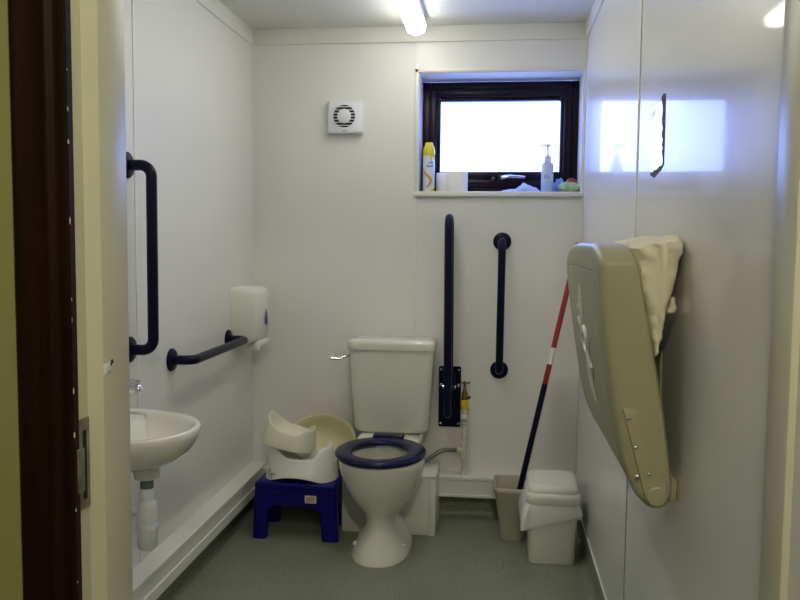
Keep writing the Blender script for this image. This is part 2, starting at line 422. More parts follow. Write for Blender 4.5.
# ------------------------------------------------------------------ extractor fan
t = thing('extractor_fan', 'square white extractor fan with round louvred vent high on back wall', 'fan', (-.680, 0, 1.794))
bm = bmesh.new(); fx, fz = -.680, 1.794
def ring_xz(w, h, r, y, cx=fx, cz=fz, n=5): return [(a, y, b) for a, b in rrect(w, h, r, n, cx, cz)]
loft(bm, [ring_xz(.160, .146, .010, 0), ring_xz(.160, .146, .010, -.022), ring_xz(.154, .140, .012, -.032), ring_xz(.146, .132, .012, -.035)])
obj('casing', bm, M['fan_white'], t)
bm = bmesh.new(); lathe(bm, [(.049, 0), (.049, -.0015)], (fx-.002, -.0345, fz+.004), 'Y', 40); obj('vent_opening', bm, M['dark'], t, label='dark round opening')
bm = bmesh.new(); lathe(bm, [(.031, 0), (.031, -.004), (.027, -.006)], (fx-.002, -.036, fz+.004), 'Y', 36); obj('centre_disc', bm, M['fan_white'], t)
bm = bmesh.new()
for k in range(-3, 4):
    z = fz+.004+k*.0135; hw = math.sqrt(max(.0495**2-(k*.0135)**2, 1e-6))
    box(bm, (fx-.002-hw-.004, -.0395, z-.0016), (fx-.002+hw+.003, -.0355, z+.0016), .0005)
obj('louvre', bm, M['fan_white'], t)
bm = bmesh.new()
for k in range(5): box(bm, (fx-.012+k*.0048, -.0355, fz-.0625), (fx-.0085+k*.0048, -.0348, fz-.0585))
obj('maker_mark', bm, M['ink'], t)

# ------------------------------------------------------------------ grab rails
def flange(p, axis, sgn, parent, r=.040, name='flange'):
    bm = bmesh.new(); lathe(bm, [(r, 0), (r, sgn*.006), (r*.88, sgn*.011), (r*.5, sgn*.014)], p, axis, 28)
    f = obj(name, bm, M['navy'], parent); return f
TR = .0165
t = thing('grab_rail', 'dark navy vertical grab rail on back wall to the right of drop-down rail', 'grab rail', (.024, 0, .675), 'navy grab rails')
flange((.024, 0, 1.250), 'Y', -1, t); flange((.021, 0, .678), 'Y', -1, t)
obj('bar', tube(bmesh.new(), round_path([(.024, -.010, 1.250), (.024, -.075, 1.250), (.021, -.075, .678), (.021, -.010, .678)], .05), TR, 18), M['navy'], t)
t = thing('grab_rail', 'dark navy vertical grab rail on left wall beside the doorway above the basin', 'grab rail', (XL, -1.255, .906), 'navy grab rails')
flange((XL, -1.256, 1.469), 'X', 1, t); flange((XL, -1.256, .908), 'X', 1, t)
obj('bar', tube(bmesh.new(), round_path([(XL+.01, -1.256, 1.469), (XL+.080, -1.256, 1.469), (XL+.080, -1.258, .908), (XL+.01, -1.258, .908)], .055), TR, 18), M['navy'], t)
t = thing('grab_rail', 'dark navy horizontal grab rail on left wall running under white soap dispenser', 'grab rail', (XL, -.937, .83), 'navy grab rails')
flange((XL, -.937, .829), 'X', 1, t); flange((XL, -.345, .829), 'X', 1, t)
obj('bar', tube(bmesh.new(), round_path([(XL+.01, -.937, .829), (XL+.080, -.937, .829), (XL+.080, -.345, .829), (XL+.01, -.345, .829)], .055), TR, 18), M['navy'], t)
# drop-down rail, folded up against the wall
t = thing('drop_down_rail', 'dark navy hinged support rail folded upright on back wall beside the cistern', 'support rail', (-.198, 0, .411))
pl = [[(a, y, b) for a, b in rrect(.100, .276, .008, 4, -.198, .5495)] for y in (0, -.006)]
obj('wall_plate', loft(bmesh.new(), pl), M['navy'], t)
obj('hinge_bracket', B((-.222, -.060, .495), (-.216, -.006, .66), .002), M['navy'], t)
obj('hinge_bracket', B((-.180, -.060, .495), (-.174, -.006, .66), .002), M['navy'], t)
bm = tube(bmesh.new(), [(-.228, -.040, .60), (-.168, -.040, .60)], .009, 14); obj('hinge_pin', bm, M['chrome'], t)
obj('rail_loop', tube(bmesh.new(), round_path([(-.198, -.035, .50), (-.205, -.045, 1.350), (-.205, -.150, 1.350), (-.199, -.150, .53), (-.199, -.125, .485), (-.198, -.06, .50)], .052, 12), .0175, 20), M['navy'], t)
for x in (-.238, -.158):
    for z in (.672, .427): screw((x, -.006, z), .006, '-Y', t)
for x in (-.236, -.160): screw((x, -.006, .602), .009, '-Y', t)

# ------------------------------------------------------------------ soap dispenser on left wall
t = thing('soap_dispenser', 'white wall dispenser with blue drop mark near the back corner', 'dispenser', (XL, -.21, .79))
rings = []
for z, dp, iy in ((.800, .070, .012), (.815, .098, .002), (.84, .112, 0), (.95, .120, 0), (1.015, .120, 0), (1.035, .112, .003), (1.044, .09, .012)):
    y0, y1 = -.313+iy, -.115-iy
    rr = .018
    rings.append([(XL, y0, z), (XL+dp-rr, y0, z), (XL+dp-.3*rr, y0+.3*rr, z), (XL+dp, y0+rr, z), (XL+dp, y1-rr, z), (XL+dp-.3*rr, y1-.3*rr, z), (XL+dp-rr, y1, z), (XL, y1, z)])
obj('case', loft(bmesh.new(), rings), M['disp_white'], t, angle=60)
dr = [(0, .040), (.004, .026), (.009, .010), (.0115, -.006), (.011, -.018), (.006, -.028), (0, -.031), (-.006, -.028), (-.011, -.018), (-.0115, -.006), (-.009, .010), (-.004, .026)]
obj('drop_mark', loft(bmesh.new(), [[(XL+x, -.185+a*1.35, .905+b) for a, b in dr] for x in (.119, .1215)]), M['drop_blue'], t)
obj('spout', B((XL+.05, -.255, .772), (XL+.112, -.165, .806), .008), M['disp_white'], t)
obj('push_bar', B((XL+.075, -.250, .790), (XL+.124, -.130, .812), .005), M['changer_light'], t)

# ------------------------------------------------------------------ basin with tap and trap
t = thing('wash_basin', 'small white wall-hung basin on the left wall', 'basin', (XL, -1.53, .60))
bcx, bcy = XL, -1.535
def brg(z, a, b, off=0.0, n=40, cx=None, e=2.2):
    out = []; cx = XL if cx is None else cx
    for i in range(n+1):
        th = -PI/2+PI*i/n
        c, s = math.cos(th), math.sin(th)
        out.append((cx+off+a*max(c, 0)**(2/e), bcy+b*math.copysign(abs(s)**(2/e), s), z))
    return out
bm = bmesh.new()
R_ = [brg(.628, .19, .06, 0), brg(.634, .225, .105), brg(.650, .262, .150), brg(.675, .296, .188), brg(.703, .314, .214), brg(.722, .320, .225), brg(.734, .320, .226), brg(.740, .316, .222),
      brg(.739, .304, .206), brg(.730, .298, .198)]
# inner bowl, leaving a tap ledge at the wall
def inner(z, k, d0):
    o = brg(z, .298-.001, .198)
    out = []
    c = (XL+.185, bcy)
    for x, y, _ in o:
        x = max(x, XL+d0); out.append((c[0]+(x-c[0])*k, c[1]+(y-c[1])*k, z))
    return out
R_ += [inner(.726, .985, .085), inner(.71, .93, .09), inner(.685, .80, .09), inner(.665, .6, .09), inner(.656, .3, .09), inner(.654, .1, .09)]
loft(bm, R_)
obj('bowl', bm, M['basin'], t, angle=70)
tx, ty = XL+.180, bcy
bm = bmesh.new(); lathe(bm, [(.034, .632), (.036, .612), (.033, .598), (.024, .594)], (tx, ty, 0), 'Z', 28); obj('waste_collar', bm, M['basin'], t)
bm = bmesh.new(); lathe(bm, [(.018, .600), (.018, .570)], (tx, ty, 0), 'Z', 24); obj('waste_nut', bm, M['nut'], t, label='dark grey-green nut')
bm = bmesh.new(); lathe(bm, [(.015, .572), (.017, .565), (.020, .556), (.020, .536), (.024, .532), (.0275, .522), (.028, .472), (.030, .470), (.030, .458), (.027, .456), (.0265, .408), (.020, .400), (.008, .398)], (tx, ty, 0), 'Z', 28)
obj('bottle_trap', bm, M['trap'], t)
bm = tube(bmesh.new(), round_path([(tx-.02, ty, .505), (tx-.075, ty-.006, .505), (tx-.078, ty-.006, .43), (tx-.13, ty-.01, .25), (XL+.05, ty-.012, .208)], .02, 6), .016, 14); obj('waste_pipe', bm, M['trap'], t)
tp = thing('basin_tap', 'chrome tap on the rear ledge of the wash basin', 'tap', (XL+.045, bcy, .739))
bm = bmesh.new(); lathe(bm, [(.022, .739), (.022, .745), (.016, .750), (.016, .815), (.018, .830), (.010, .836)], (XL+.045, bcy, 0), 'Z', 22); obj('body', bm, M['chrome'], tp)
bm = tube(bmesh.new(), round_path([(XL+.045, bcy, .810), (XL+.08, bcy, .832), (XL+.158, bcy, .846), (XL+.163, bcy, .834)], .012, 6), .012, 14); obj('spout', bm, M['chrome'], tp)
bm = B((XL+.03, bcy-.016, .853), (XL+.160, bcy+.016, .864), .004); lathe(bm, [(.019, .832), (.019, .858)], (XL+.045, bcy, 0), 'Z', 20); obj('lever', bm, M['chrome'], tp)

# ------------------------------------------------------------------ toilet
TX = -.443
t = thing('toilet', 'white close-coupled toilet with dark navy seat ring', 'toilet', (TX, -.35, 0))
def ering(z, hw, yf, yb, n=48, e=2.0, cx=TX, eb=None):
    out = []; cy = (yf+yb)/2; hy = (yb-yf)/2
    for i in range(n):
        a = 2*PI*i/n; c, s = math.cos(a), math.sin(a)
        ee = e if s < 0 else (eb or e)
        out.append((cx+hw*math.copysign(abs(c)**(2/ee), c), cy+hy*math.copysign(abs(s)**(2/ee), s), z))
    return out
bm = bmesh.new()
loft(bm, [ering(0, .118, -.634, -.235, e=2.2, eb=4), ering(.012, .117, -.632, -.235, e=2.2, eb=4), ering(.035, .104, -.612, -.24, e=2.2, eb=4), ering(.07, .085, -.585, -.24, e=2.2, eb=3.5), ering(.105, .067, -.560, -.25, eb=3),
          ering(.14, .066, -.548, -.25, eb=3), ering(.17, .082, -.556, -.25, eb=3), ering(.20, .108, -.575, -.25, eb=2.6), ering(.235, .136, -.598, -.25), ering(.275, .150, -.618, -.248),
          ering(.32, .165, -.632, -.246), ering(.36, .172, -.642, -.244), ering(.378, .174, -.645, -.243), ering(.386, .170, -.641, -.246),
          ering(.386, .128, -.600, -.29), ering(.378, .124, -.596, -.292), ering(.35, .128, -.60, -.29), ering(.30, .118, -.585, -.295), ering(.24, .085, -.54, -.32), ering(.20, .05, -.47, -.36)], True, True)
obj('bowl', bm, M['porcelain'], t, angle=75)
obj('water', lathe(bmesh.new(), [(.062, 0), (.062, .002)], (TX, -.42, .225), 'Z', 24), M['water'], t)
bm = bmesh.new()
def shelf(z, hw, yf, r): return [(a, b, z) for a, b in rrect(2*hw, -.03-yf, r, 5, TX, (yf-.03)/2)]
loft(bm, [shelf(.15, .06, -.27, .03), shelf(.25, .085, -.27, .03), shelf(.34, .125, -.28, .03), shelf(.375, .135, -.30, .03), shelf(.404, .135, -.30, .025), shelf(.410, .130, -.295, .025)])
obj('cistern_shelf', bm, M['porcelain'], t, angle=60)
# trap ledge with fixing bolt on each side of the foot
for s in (-1, 1):
    bm = bmesh.new(); lathe(bm, [(.010, 0), (.010, .010), (.005, .015)], (TX+s*.098, -.50, .034), 'Z', 14); obj('bolt_cap', bm, M['porcelain'], t)
# seat ring
bm = bmesh.new(); n = 56; rings = []
for i in range(n):
    a = 2*PI*i/n; c, s = math.cos(a), math.sin(a)
    o = Vector((TX-.006+.184*c, -.436+.219*s*(1 if s < 0 else .98), 0)); q = Vector((TX-.006+.112*c, -.466+.134*s, 0))
    mid = (o+q)/2; dv = (o-q)/2
    ring = []
    for k in range(14):
        b = 2*PI*k/14; cb, sb = math.cos(b), math.sin(b)
        u = math.copysign(abs(cb)**.75, cb); v = math.copysign(abs(sb)**.75, sb)
        ring.append(mid+dv*u+Vector((0, 0, .402+.014*v-.003*u)))
    rings.append(ring)
rings.append(rings[0]); loft(bm, rings, False, False); obj('seat', bm, M['navy_seat'], t, angle=80, weld=True, label='dark navy seat ring')
obj('seat_hinge', B((TX-.066, -.262, .398), (TX+.066, -.212, .424), .006), M['navy_seat'], t)
for y, nm in ((-.640, 0), (-.322, 0)):
    pass
# cistern
bm = bmesh.new()
def cr(z, hw, yf, r, yb=-.022): return [(a, b, z) for a, b in rrect(2*hw, yb-yf, r, 6, TX, (yf+yb)/2)]
loft(bm, [cr(.412, .140, -.170, .03), cr(.420, .154, -.183, .032), cr(.436, .163, -.190, .034), cr(.60, .175, -.199, .034), cr(.776, .184, -.207, .034), cr(.780, .184, -.207, .034)])
obj('cistern', bm, M['porcelain'], t, angle=60)
bm = bmesh.new()
loft(bm, [cr(.778, .182, -.205, .03), cr(.780, .189, -.214, .034, -.016), cr(.806, .190, -.216, .034, -.015), cr(.816, .187, -.213, .034, -.017), cr(.821, .178, -.204, .03, -.026), cr(.823, .13, -.16, .03, -.06)])
obj('cistern_lid', bm, M['porcelain'], t, angle=50)
bm = bmesh.new(); lathe(bm, [(.012, 0), (.012, -.010), (.008, -.014)], (TX-.181, -.165, .752), 'X', 16)
tube(bm, round_path([(TX-.188, -.165, .752), (TX-.205, -.178, .744), (TX-.235, -.186, .734), (TX-.262, -.190, .738)], .01, 4), [.006]*6+[.007]*5+[.008]*1, 10)
obj('flush_lever', bm, M['chrome'], t, label='chrome flush lever')

# ------------------------------------------------------------------ stopcock pipe
t = thing('water_pipe', 'cream painted supply pipe with brass stop tap on the back wall boxing', 'pipe', (-.130, -.045, .205))
px, py = -.129, -.045
bm = bmesh.new(); lathe(bm, [(.011, .205), (.011, .52)], (px, py, 0), 'Z', 16)
for z in (.212, .28, .345, .39, .445): lathe(bm, [(.0115, z-.012), (.015, z-.009), (.015, z+.009), (.0115, z+.012)], (px, py, 0), 'Z', 14)
obj('pipe', bm, M['pipe'], t)
bm = bmesh.new(); lathe(bm, [(.016, .508), (.018, .512), (.018, .542), (.015, .548)], (px, py, 0), 'Z', 8); obj('tape', bm, M['tape'], t, label='yellow tape')
bm = bmesh.new(); lathe(bm, [(.012, .534), (.015, .540), (.016, .556), (.013, .562), (.014, .575), (.009, .585), (.006, .60), (.005, .624), (.007, .628)], (px, py, 0), 'Z', 14)
tube(bm, [(px, py, .560), (px+.024, py-.010, .557)], .008, 10); obj('stop_tap', bm, M['brass'], t, label='brass stop tap')
bm = tube(bmesh.new(), [(px-.020, py, .624), (px-.008, py, .621), (px, py, .621), (px+.010, py, .621), (px+.022, py, .623)], [.0055, .0035, .006, .0035, .0055], 8); obj('tap_handle', bm, M['brass'], t)
bm = bmesh.new(); lathe(bm, [(.013, 0), (.013, -.014), (.010, -.017), (.004, -.018)], (px, py-.010, .472), 'Y', 18); obj('isolator', bm, M['sealant'], t)
bm = bmesh.new(); tube(bm, [(px, py, .318), (px-.030, py, .317)], .013, 12); obj('tee', bm, M['pipe'], t)
bm = tube(bmesh.new(), [(px-.026, py, .317), (px-.045, py, .317), (px-.046, py, .317), (px-.065, py, .316)], [.012, .012, .009, .009], 6); obj('coupling_nut', bm, M['steel'], t)
fl = [(px-.06, py, .316), (px-.085, py-.004, .316), (px-.11, py-.012, .307), (px-.14, py-.025, .288), (px-.165, py-.035, .272), (px-.19, py-.045, .262)]
obj('flexible_hose', tube(bmesh.new(), fl, .0095, 12), M['steel'], t, label='grey braided hose')

# ------------------------------------------------------------------ step stool and potties
t = thing('step_stool', 'royal blue plastic step stool on the floor left of the toilet', 'stool', (-.806, -.29, 0))
sx0, sx1, sy0, sy1, sz = -.985, -.640, -.405, -.160, .241
obj('top', B((sx0, sy0, sz-.030), (sx1, sy1, sz), .010, 3), M['blue'], t)
def leg(xa, xb, ya, yb, sx):
    bm = bmesh.new()
    r0 = [(a, b, 0.0) for a, b in rrect(xb-xa, yb-ya, .010, 3, (xa+xb)/2+sx*.011, (ya+yb)/2-.004 if ya < -.3 else (ya+yb)/2+.004)]
    r1 = [(a, b, sz-.028) for a, b in rrect(xb-xa+.004, yb-ya, .010, 3, (xa+xb)/2, (ya+yb)/2)]
    loft(bm, [r0, r1]); return bm
for xa, xb, s in ((sx0+.002, sx0+.058, -1), (sx1-.070, sx1-.002, 1)):
    for ya, yb in ((sy0+.002, sy0+.05), (sy1-.05, sy1-.002)):
        obj('leg', leg(xa, xb, ya, yb, s), M['blue'], t)
def apron(y):
    bm = bmesh.new(); pts = [(sx0+.03, sz-.02), (sx0+.03, .125)]
    for k in range(13):
        u = k/12; pts.append((lerp(sx0+.055, sx1-.068, u), .125+.020*min(1, 6*u, 6*(1-u))))
    pts += [(sx1-.03, .125), (sx1-.03, sz-.02)]
    loft(bm, [[(a, y, b) for a, b in pts], [(a, y+.006, b) for a, b in pts]]); return bm
obj('apron', apron(sy0+.004), M['blue'], t); obj('apron', apron(sy1-.010), M['blue'], t)
obj('apron', B((sx0+.004, sy0+.04, .13), (sx0+.010, sy1-.04, sz-.02)), M['blue'], t); obj('apron', B((sx1-.010, sy0+.04, .13), (sx1-.004, sy1-.04, sz-.02)), M['blue'], t)
obj('sticker', B((-.770, sy0+.0025, .160), (-.722, sy0+.0042, .192)), M['sticker'], t, False, label='small yellow and white sticker')
bm = B((-.7625, sy0+.0015, .166), (-.7465, sy0+.0027, .186)); box(bm, (-.7430, sy0+.0015, .166), (-.7290, sy0+.0027, .186)); obj('sticker_print', bm, M['card'], t, False)

def potty_mesh(S=1.0, arch_h=.022, back=.178, side=.092, tip=.136, wb=(.155, .118), wt=(.130, .096)):
    """child's potty facing +X: skirt, rolled rim dipping at the sides, high back at -X, splash guard at +X"""
    n = 64
    def rimz(a):
        c = math.cos(a)
        z = side
        if c < 0: z += (back-side)*(-c)**2.2
        else: z += (tip-side)*(lambda q: q*q*(3-2*q))(max(0, min(1, (c-.45)/.40)))
        return z
    rings = []
    def R(k, f):
        out = []
        for i in range(n):
            a = 2*PI*i/n; c, s = math.cos(a), math.sin(a)
            rx = lerp(wb[0], wt[0], k); ry = lerp(wb[1], wt[1], k)
            out.append(f(a, c, s, rx, ry))
        return out
    def se(v, e=2.4): return math.copysign(abs(v)**(2/e), v)
    def foot(a): return arch_h*max(0, math.cos(2*a+PI))**1.5
    rings.append(R(0, lambda a, c, s, rx, ry: (rx*.93*se(c), ry*.93*se(s), foot(a)+.001)))
    rings.append(R(0, lambda a, c, s, rx, ry: (rx*se(c), ry*se(s), foot(a))))
    rings.append(R(.05, lambda a, c, s, rx, ry: (rx*se(c), ry*se(s), foot(a)+.010)))
    for k in (.25, .5, .75, .92):
        rings.append(R(k, lambda a, c, s, rx, ry, k=k: (rx*se(c), ry*se(s), lerp(foot(a)*.5+.012, rimz(a)-.006, k))))
    rings.append(R(.99, lambda a, c, s, rx, ry: (rx*.985*se(c), ry*.985*se(s), rimz(a))))
    rings.append(R(1.0, lambda a, c, s, rx, ry: (rx*.94*se(c), ry*.94*se(s), rimz(a)+.003)))
    rings.append(R(1.0, lambda a, c, s, rx, ry: (rx*.88*se(c), ry*.88*se(s), rimz(a)-.004)))
    rings.append(R(1.0, lambda a, c, s, rx, ry: (rx*.80*se(c), ry*.80*se(s), lerp(.03, rimz(a), .6))))
    rings.append(R(1.0, lambda a, c, s, rx, ry: (rx*.66*c, ry*.66*s, .040)))
    rings.append(R(1.0, lambda a, c, s, rx, ry: (rx*.3*c, ry*.3*s, .026)))
    bm = bmesh.new(); loft(bm, rings, False, True)
    bmesh.ops.scale(bm, vec=(S, S, S), verts=bm.verts); return bm
def place(bm, loc, rot=(0, 0, 0)):
    from mathutils import Euler
    bmesh.ops.transform(bm, matrix=Matrix.Translation(loc) @ Euler(rot).to_matrix().to_4x4(), verts=bm.verts); return bm
P1 = (-.808, -.287, sz)
t = thing('potty', 'white child potty with dotted mark standing on blue step stool', 'potty', P1, 'child potties on the stool')
obj('body', place(potty_mesh(), P1, (0, 0, math.radians(-4))), M['potty_white'], t, angle=80)
bm = bmesh.new(); rnd = random.Random(5)
for k in range(30):
    a_ = 2*PI*rnd.random(); r_ = .021*math.sqrt(rnd.random()); x = -.925+r_*math.cos(a_); z = sz+.030+r_*.9*math.sin(a_)
    th = math.acos(max(-1, min(1, (x-P1[0])/.153))); 
    y = P1[1]-.115*abs(math.sin(th))**(2/2.4)
    lathe(bm, [(.0019, -.006), (.0018, -.0085)], (x, y+.006-.004, z), 'Y', 8)
obj('dotted_mark', bm, M['ink'], t)
P2 = (-.868, -.300, sz+.130)
t = thing('potty', 'smaller ivory child potty tilted on top of the white potty', 'potty', P2, 'child potties on the stool')
obj('body', place(potty_mesh(1.0, .0, .118, .062, .090, (.118, .095), (.104, .082)), (P2[0], P2[1], P2[2]+.010), (0, math.radians(11), math.radians(-6))), M['potty_ivory'], t, angle=80)
# training seat behind
t = thing('potty_bowl', 'large cream rounded potty bowl propped on its edge behind the two potties', 'potty bowl', (-.765, -.14, sz))
bm = bmesh.new(); n = 48; rings = []
for i in range(n):
    a = 2*PI*i/n; c, s = math.cos(a), math.sin(a)
    rings.append([])
    for (k, h) in ((.60, -.085), (.80, -.060), (.93, -.020), (1.0, .002), (1.02, .008), (1.0, .014), (.95, .012), (.88, -.016), (.76, -.050), (.58, -.074), (.30, -.082), (.08, -.083)):
        rings[-1].append(Vector((.150*k*c, .118*k*s, h+.008*(s if s > 0 else 0))))
rings = [[r[k] for r in rings] for k in range(12)]
loft(bm, rings)
place(bm, (-.752, -.165, sz+.128), (math.radians(48), 0, math.radians(6)))
obj('shell', bm, M['potty_cream'], t, angle=80)

# ------------------------------------------------------------------ bins, bucket, mop
t = thing('pedal_free_bin', 'white swing-lid waste bin with overhanging liner in the right corner', 'bin', (.236, -.415, 0)); t.name = 'waste_bin'
ORG['waste_bin'] = Vector((.236, -.415, 0))
def rr(z, cx, cy, w, dd, r): return [(a, b, z) for a, b in rrect(w, dd, r, 5, cx, cy)]
bx, by = .236, -.415
bm = bmesh.new(); loft(bm, [rr(.004, bx, by, .160, .160, .02), rr(0, bx, by, .172, .172, .02), rr(.008, bx, by, .178, .178, .022), rr(.15, bx, by, .186, .188, .024), rr(.245, bx, by, .192, .196, .024), rr(.245, bx, by, .184, .188, .022), rr(.02, bx, by, .166, .168, .02)])
obj('body', bm, M['bin'], t, angle=50)
bm = bmesh.new(); loft(bm, [rr(.236, bx, by, .200, .206, .026), rr(.240, bx, by, .207, .212, .028), rr(.262, bx, by, .210, .216, .03), rr(.274, bx, by, .206, .212, .03), rr(.280, bx, by, .192, .196, .026)], True, True)
obj('rim', bm, M['bin'], t, angle=50)
bm = bmesh.new()
def lidring(w, dd, r, h): 
    return [(a, b, .278+h*(.040+.14*max(0, b-(by-.09)))/.09 if h else .277) for a, b in rrect(w, dd, r, 6, bx, by+.003)]
loft(bm, [lidring(.196, .196, .03, 0), lidring(.196, .196, .03, .025), lidring(.190, .188, .03, .050), lidring(.176, .172, .03, .062), lidring(.160, .154, .026, .064), lidring(.157, .151, .025, .0610), lidring(.153, .147, .024, .0610), lidring(.150, .144, .023, .0645), lidring(.10, .09, .02, .0655)])
obj('swing_lid', bm, M['bin'], t, angle=40)
# liner: wavy skirt below the rim
bm = bmesh.new(); base = rrect(.196, .202, .02, 12, bx, by); n = len(base); rings = []
for j, (z, ex) in enumerate(((.243, .0), (.232, .004), (.215, .008), (.198, .010), (.182, .008), (.170, .006))):
    ring = []
    for i, (a, b) in enumerate(base):
        dx, dy = a-bx, b-by; l = math.hypot(dx, dy)
        nz = noise.noise(Vector((a*38, b*38, j*.5)))
        e = ex+.007*nz*(j > 0)+(.030*min(1, j/4) if dx < -.085 else 0)+(.006*min(1, j/2) if dx > .085 else 0)
        low = 0
        if j >= 3:
            low = .030*noise.noise(Vector((a*14+3, b*14, 1.7)))+(.028 if (a < bx-.02 and b < by) else 0)-( .02 if a < bx-.02 else -.018)*0
            low = low-.020*(a > bx and b < by-.05)
        xx = a+dx/l*e; xx = min(xx, .362)
        ring.append((xx, b+dy/l*e, z-low*(j-2)/3 if j >= 3 else z))
    rings.append(ring)
loft(bm, rings, False, False); obj('liner', bm, M['bag'], t, angle=60, label='translucent white bin liner')

t = thing('bucket', 'beige rectangular plastic bucket behind the white bin holding the mop', 'bucket', (.085, -.20, 0))
kx, ky = .087, -.203
bm = bmesh.new(); loft(bm, [rr(0, kx, ky, .088, .155, .015), rr(.006, kx, ky, .094, .162, .018), rr(.205, kx, ky, .150, .200, .022), rr(.210, kx, ky, .162, .212, .026), rr(.226, kx, ky, .164, .214, .026), rr(.230, kx, ky, .158, .208, .024), rr(.226, kx, ky, .146, .196, .02), rr(.012, kx, ky, .088, .155, .016)])
obj('shell', bm, M['bucket'], t, angle=50)
A = Vector((.352, -.024, 1.240)); Bp = Vector((.082, -.232, .045))
t = thing('mop', 'red and navy mop handle standing in the beige bucket, leaning into the corner', 'mop', tuple(Bp))
def seg(z0, z1, r, m, nm, lab=None):
    def at(z): k = (z-Bp.z)/(A.z-Bp.z); return Bp+(A-Bp)*k
    return obj(nm, tube(bmesh.new(), [at(z0), at(z1)], r, 14), m, t, label=lab)
seg(.07, .640, .0125, M['navy'], 'lower_shaft', 'dark navy lower shaft')
seg(.640, .725, .0115, M['red'], 'collar', 'red collar')
seg(.725, .795, .0118, M['white'], 'band', 'white band')
seg(.795, 1.225, .0115, M['red'], 'upper_shaft', 'red upper shaft')
seg(1.220, 1.245, .0135, M['red'], 'end_cap')
bm = bmesh.new(); lathe(bm, [(.012, .10), (.022, .085), (.032, .06), (.038, .025), (.030, .014)], (Bp.x, Bp.y+.012, 0), 'Z', 18)
obj('mop_head', bm, M['mop'], t)

# ------------------------------------------------------------------ baby changing table
CY_N, CY_F = -1.978, -1.245
t = thing('baby_changing_unit', 'grey-beige fold-up baby changing table on right wall tilting open', 'baby changing table', (XR, (CY_N+CY_F)/2, .72))
XF = [(.712, .326), (.722, .306), (.750, .283), (.802, .260), (.860, .246), (.916, .236), (1.059, .213), (1.15, .202), (1.250, .194)]
XB = [(.712, .330), (.725, .348), (.765, .356), (.92, .334), (1.061, .306), (1.250, .268)]
cz, cyy = (.712+1.249)/2, (CY_N+CY_F)/2; hh, hw = (1.249-.712)/2, (CY_F-CY_N)/2
def outl(scale, inset=0):
    r = max(.004, .070-inset); rb = max(.004, .040-inset)
    pts = []
    for (sx_, sy_, a0, ry_, rz_) in ((1, 1, 0, .30, .060), (-1, 1, 90, .14, .045), (-1, -1, 180, .05, .045), (1, -1, 270, .16, .070)):
        ry_ -= inset; rz_ = max(.004, rz_-inset)
        for k_ in range(13):
            a_ = math.radians(a0+90*k_/12); pts.append((sx_*(hw-inset-ry_)+ry_*math.cos(a_), sy_*(hh-inset-rz_)+rz_*math.sin(a_)))
    # subdivide long sides for the curved profile
    out = []
    for i, p in enumerate(pts):
        q = pts[(i+1) % len(pts)]; d_ = math.hypot(q[0]-p[0], q[1]-p[1]); m_ = 14 if d_ > .1 else 1
        for k in range(m_): out.append((lerp(p[0], q[0], k/m_), lerp(p[1], q[1], k/m_)))
    return [(cyy+a*scale, cz+b*scale) for a, b in out]
def crn(k, scale=1, inset=0, push=0):
    return [Vector((lerp(interp(XB, z), interp(XF, z), k)+push, y, z)) for y, z in outl(scale, inset)]
bm = bmesh.new()
rings = [crn(0, .1), crn(0, .5), crn(0, .9), crn(0, 1, .012), crn(.06, 1, .003), crn(.14, 1, 0), crn(.78, 1, 0), crn(.90, 1, .003), crn(.97, 1, .009), crn(1, 1, .020), crn(1, 1, .055), crn(1, 1, .058, .0025), crn(1, 1, .062, .0005), crn(1, .78), crn(1, .6), crn(1, .42), crn(1, .25), crn(1, .1)]
loft(bm, rings); obj('table_shell', bm, M['changer'], t, angle=35)
# hinge arm cover on the near end
hp = [(.252, .925), (.279, .922), (.303, .835), (.328, .800), (.342, .772), (.342, .745), (.330, .730), (.314, .730), (.302, .742), (.293, .775)]
bm = bmesh.new(); c_ = Vector((sum(a for a, b in hp)/len(hp), 0, sum(b for a, b in hp)/len(hp)))
def hr_(k, y): return [(c_.x+(a-c_.x)*k, y, c_.z+(b-c_.z)*k) for a, b in hp]
loft(bm, [hr_(1, CY_N+.004), hr_(1, CY_N-.003), hr_(.95, CY_N-.005)]); lathe(bm, [(.0195, 0), (.0195, -.0035), (.017, -.005)], (.323, CY_N-.003, .750), 'Y', 26)
obj('hinge_cover', bm, M['changer'], t, angle=30)
for x, z in ((.265, .905), (.280, .848), (.284, .790), (.306, .795), (.310, .738)): screw((x, CY_N-.005, z), .0046 if z > .75 else .0022, '-Y', t)
# raised emblem on the front (a figure-like swirl)
def onface(y, z, off): return Vector((interp(XF, z)-off, y, z))
def stroke(bm, pts, rs):
    P = []
    for y, z in pts: P.append(onface(y, z, .001))
    tube(bm, P, [q*1.35 for q in rs], 8)
bm = bmesh.new(); ey = -1.60
stroke(bm, [(ey-.020, 1.150), (ey-.012, 1.120), (ey-.016, 1.090), (ey-.004, 1.060), (ey+.004, 1.030)], [.002, .005, .006, .006, .004])
ring = [(ey-.010+.045*math.cos(a), 1.015+.030*math.sin(a)) for a in [2*PI*k/20 for k in range(21)]]
stroke(bm, ring, [.005]*21)
stroke(bm, [(ey+.05, 1.045), (ey+.07, 1.060), (ey+.085, 1.05)], [.004, .006, .003])
stroke(bm, [(ey-.045, 1.000), (ey-.05, .975), (ey-.075, .955), (ey-.070, .930)], [.005, .006, .005, .003])
stroke(bm, [(ey-.020, .985), (ey-.030, .945), (ey-.045, .905), (ey-.060, .875)], [.004, .006, .005, .002])
for y, z in ((ey+.07, 1.09), (ey-.04, .955)): 
    p = onface(y, z, 0); lathe(bm, [(.008, .002), (.007, -.004), (.003, -.006)], p, 'X', 12)
obj('emblem', bm, M['changer_light'], t, label='pale raised emblem')
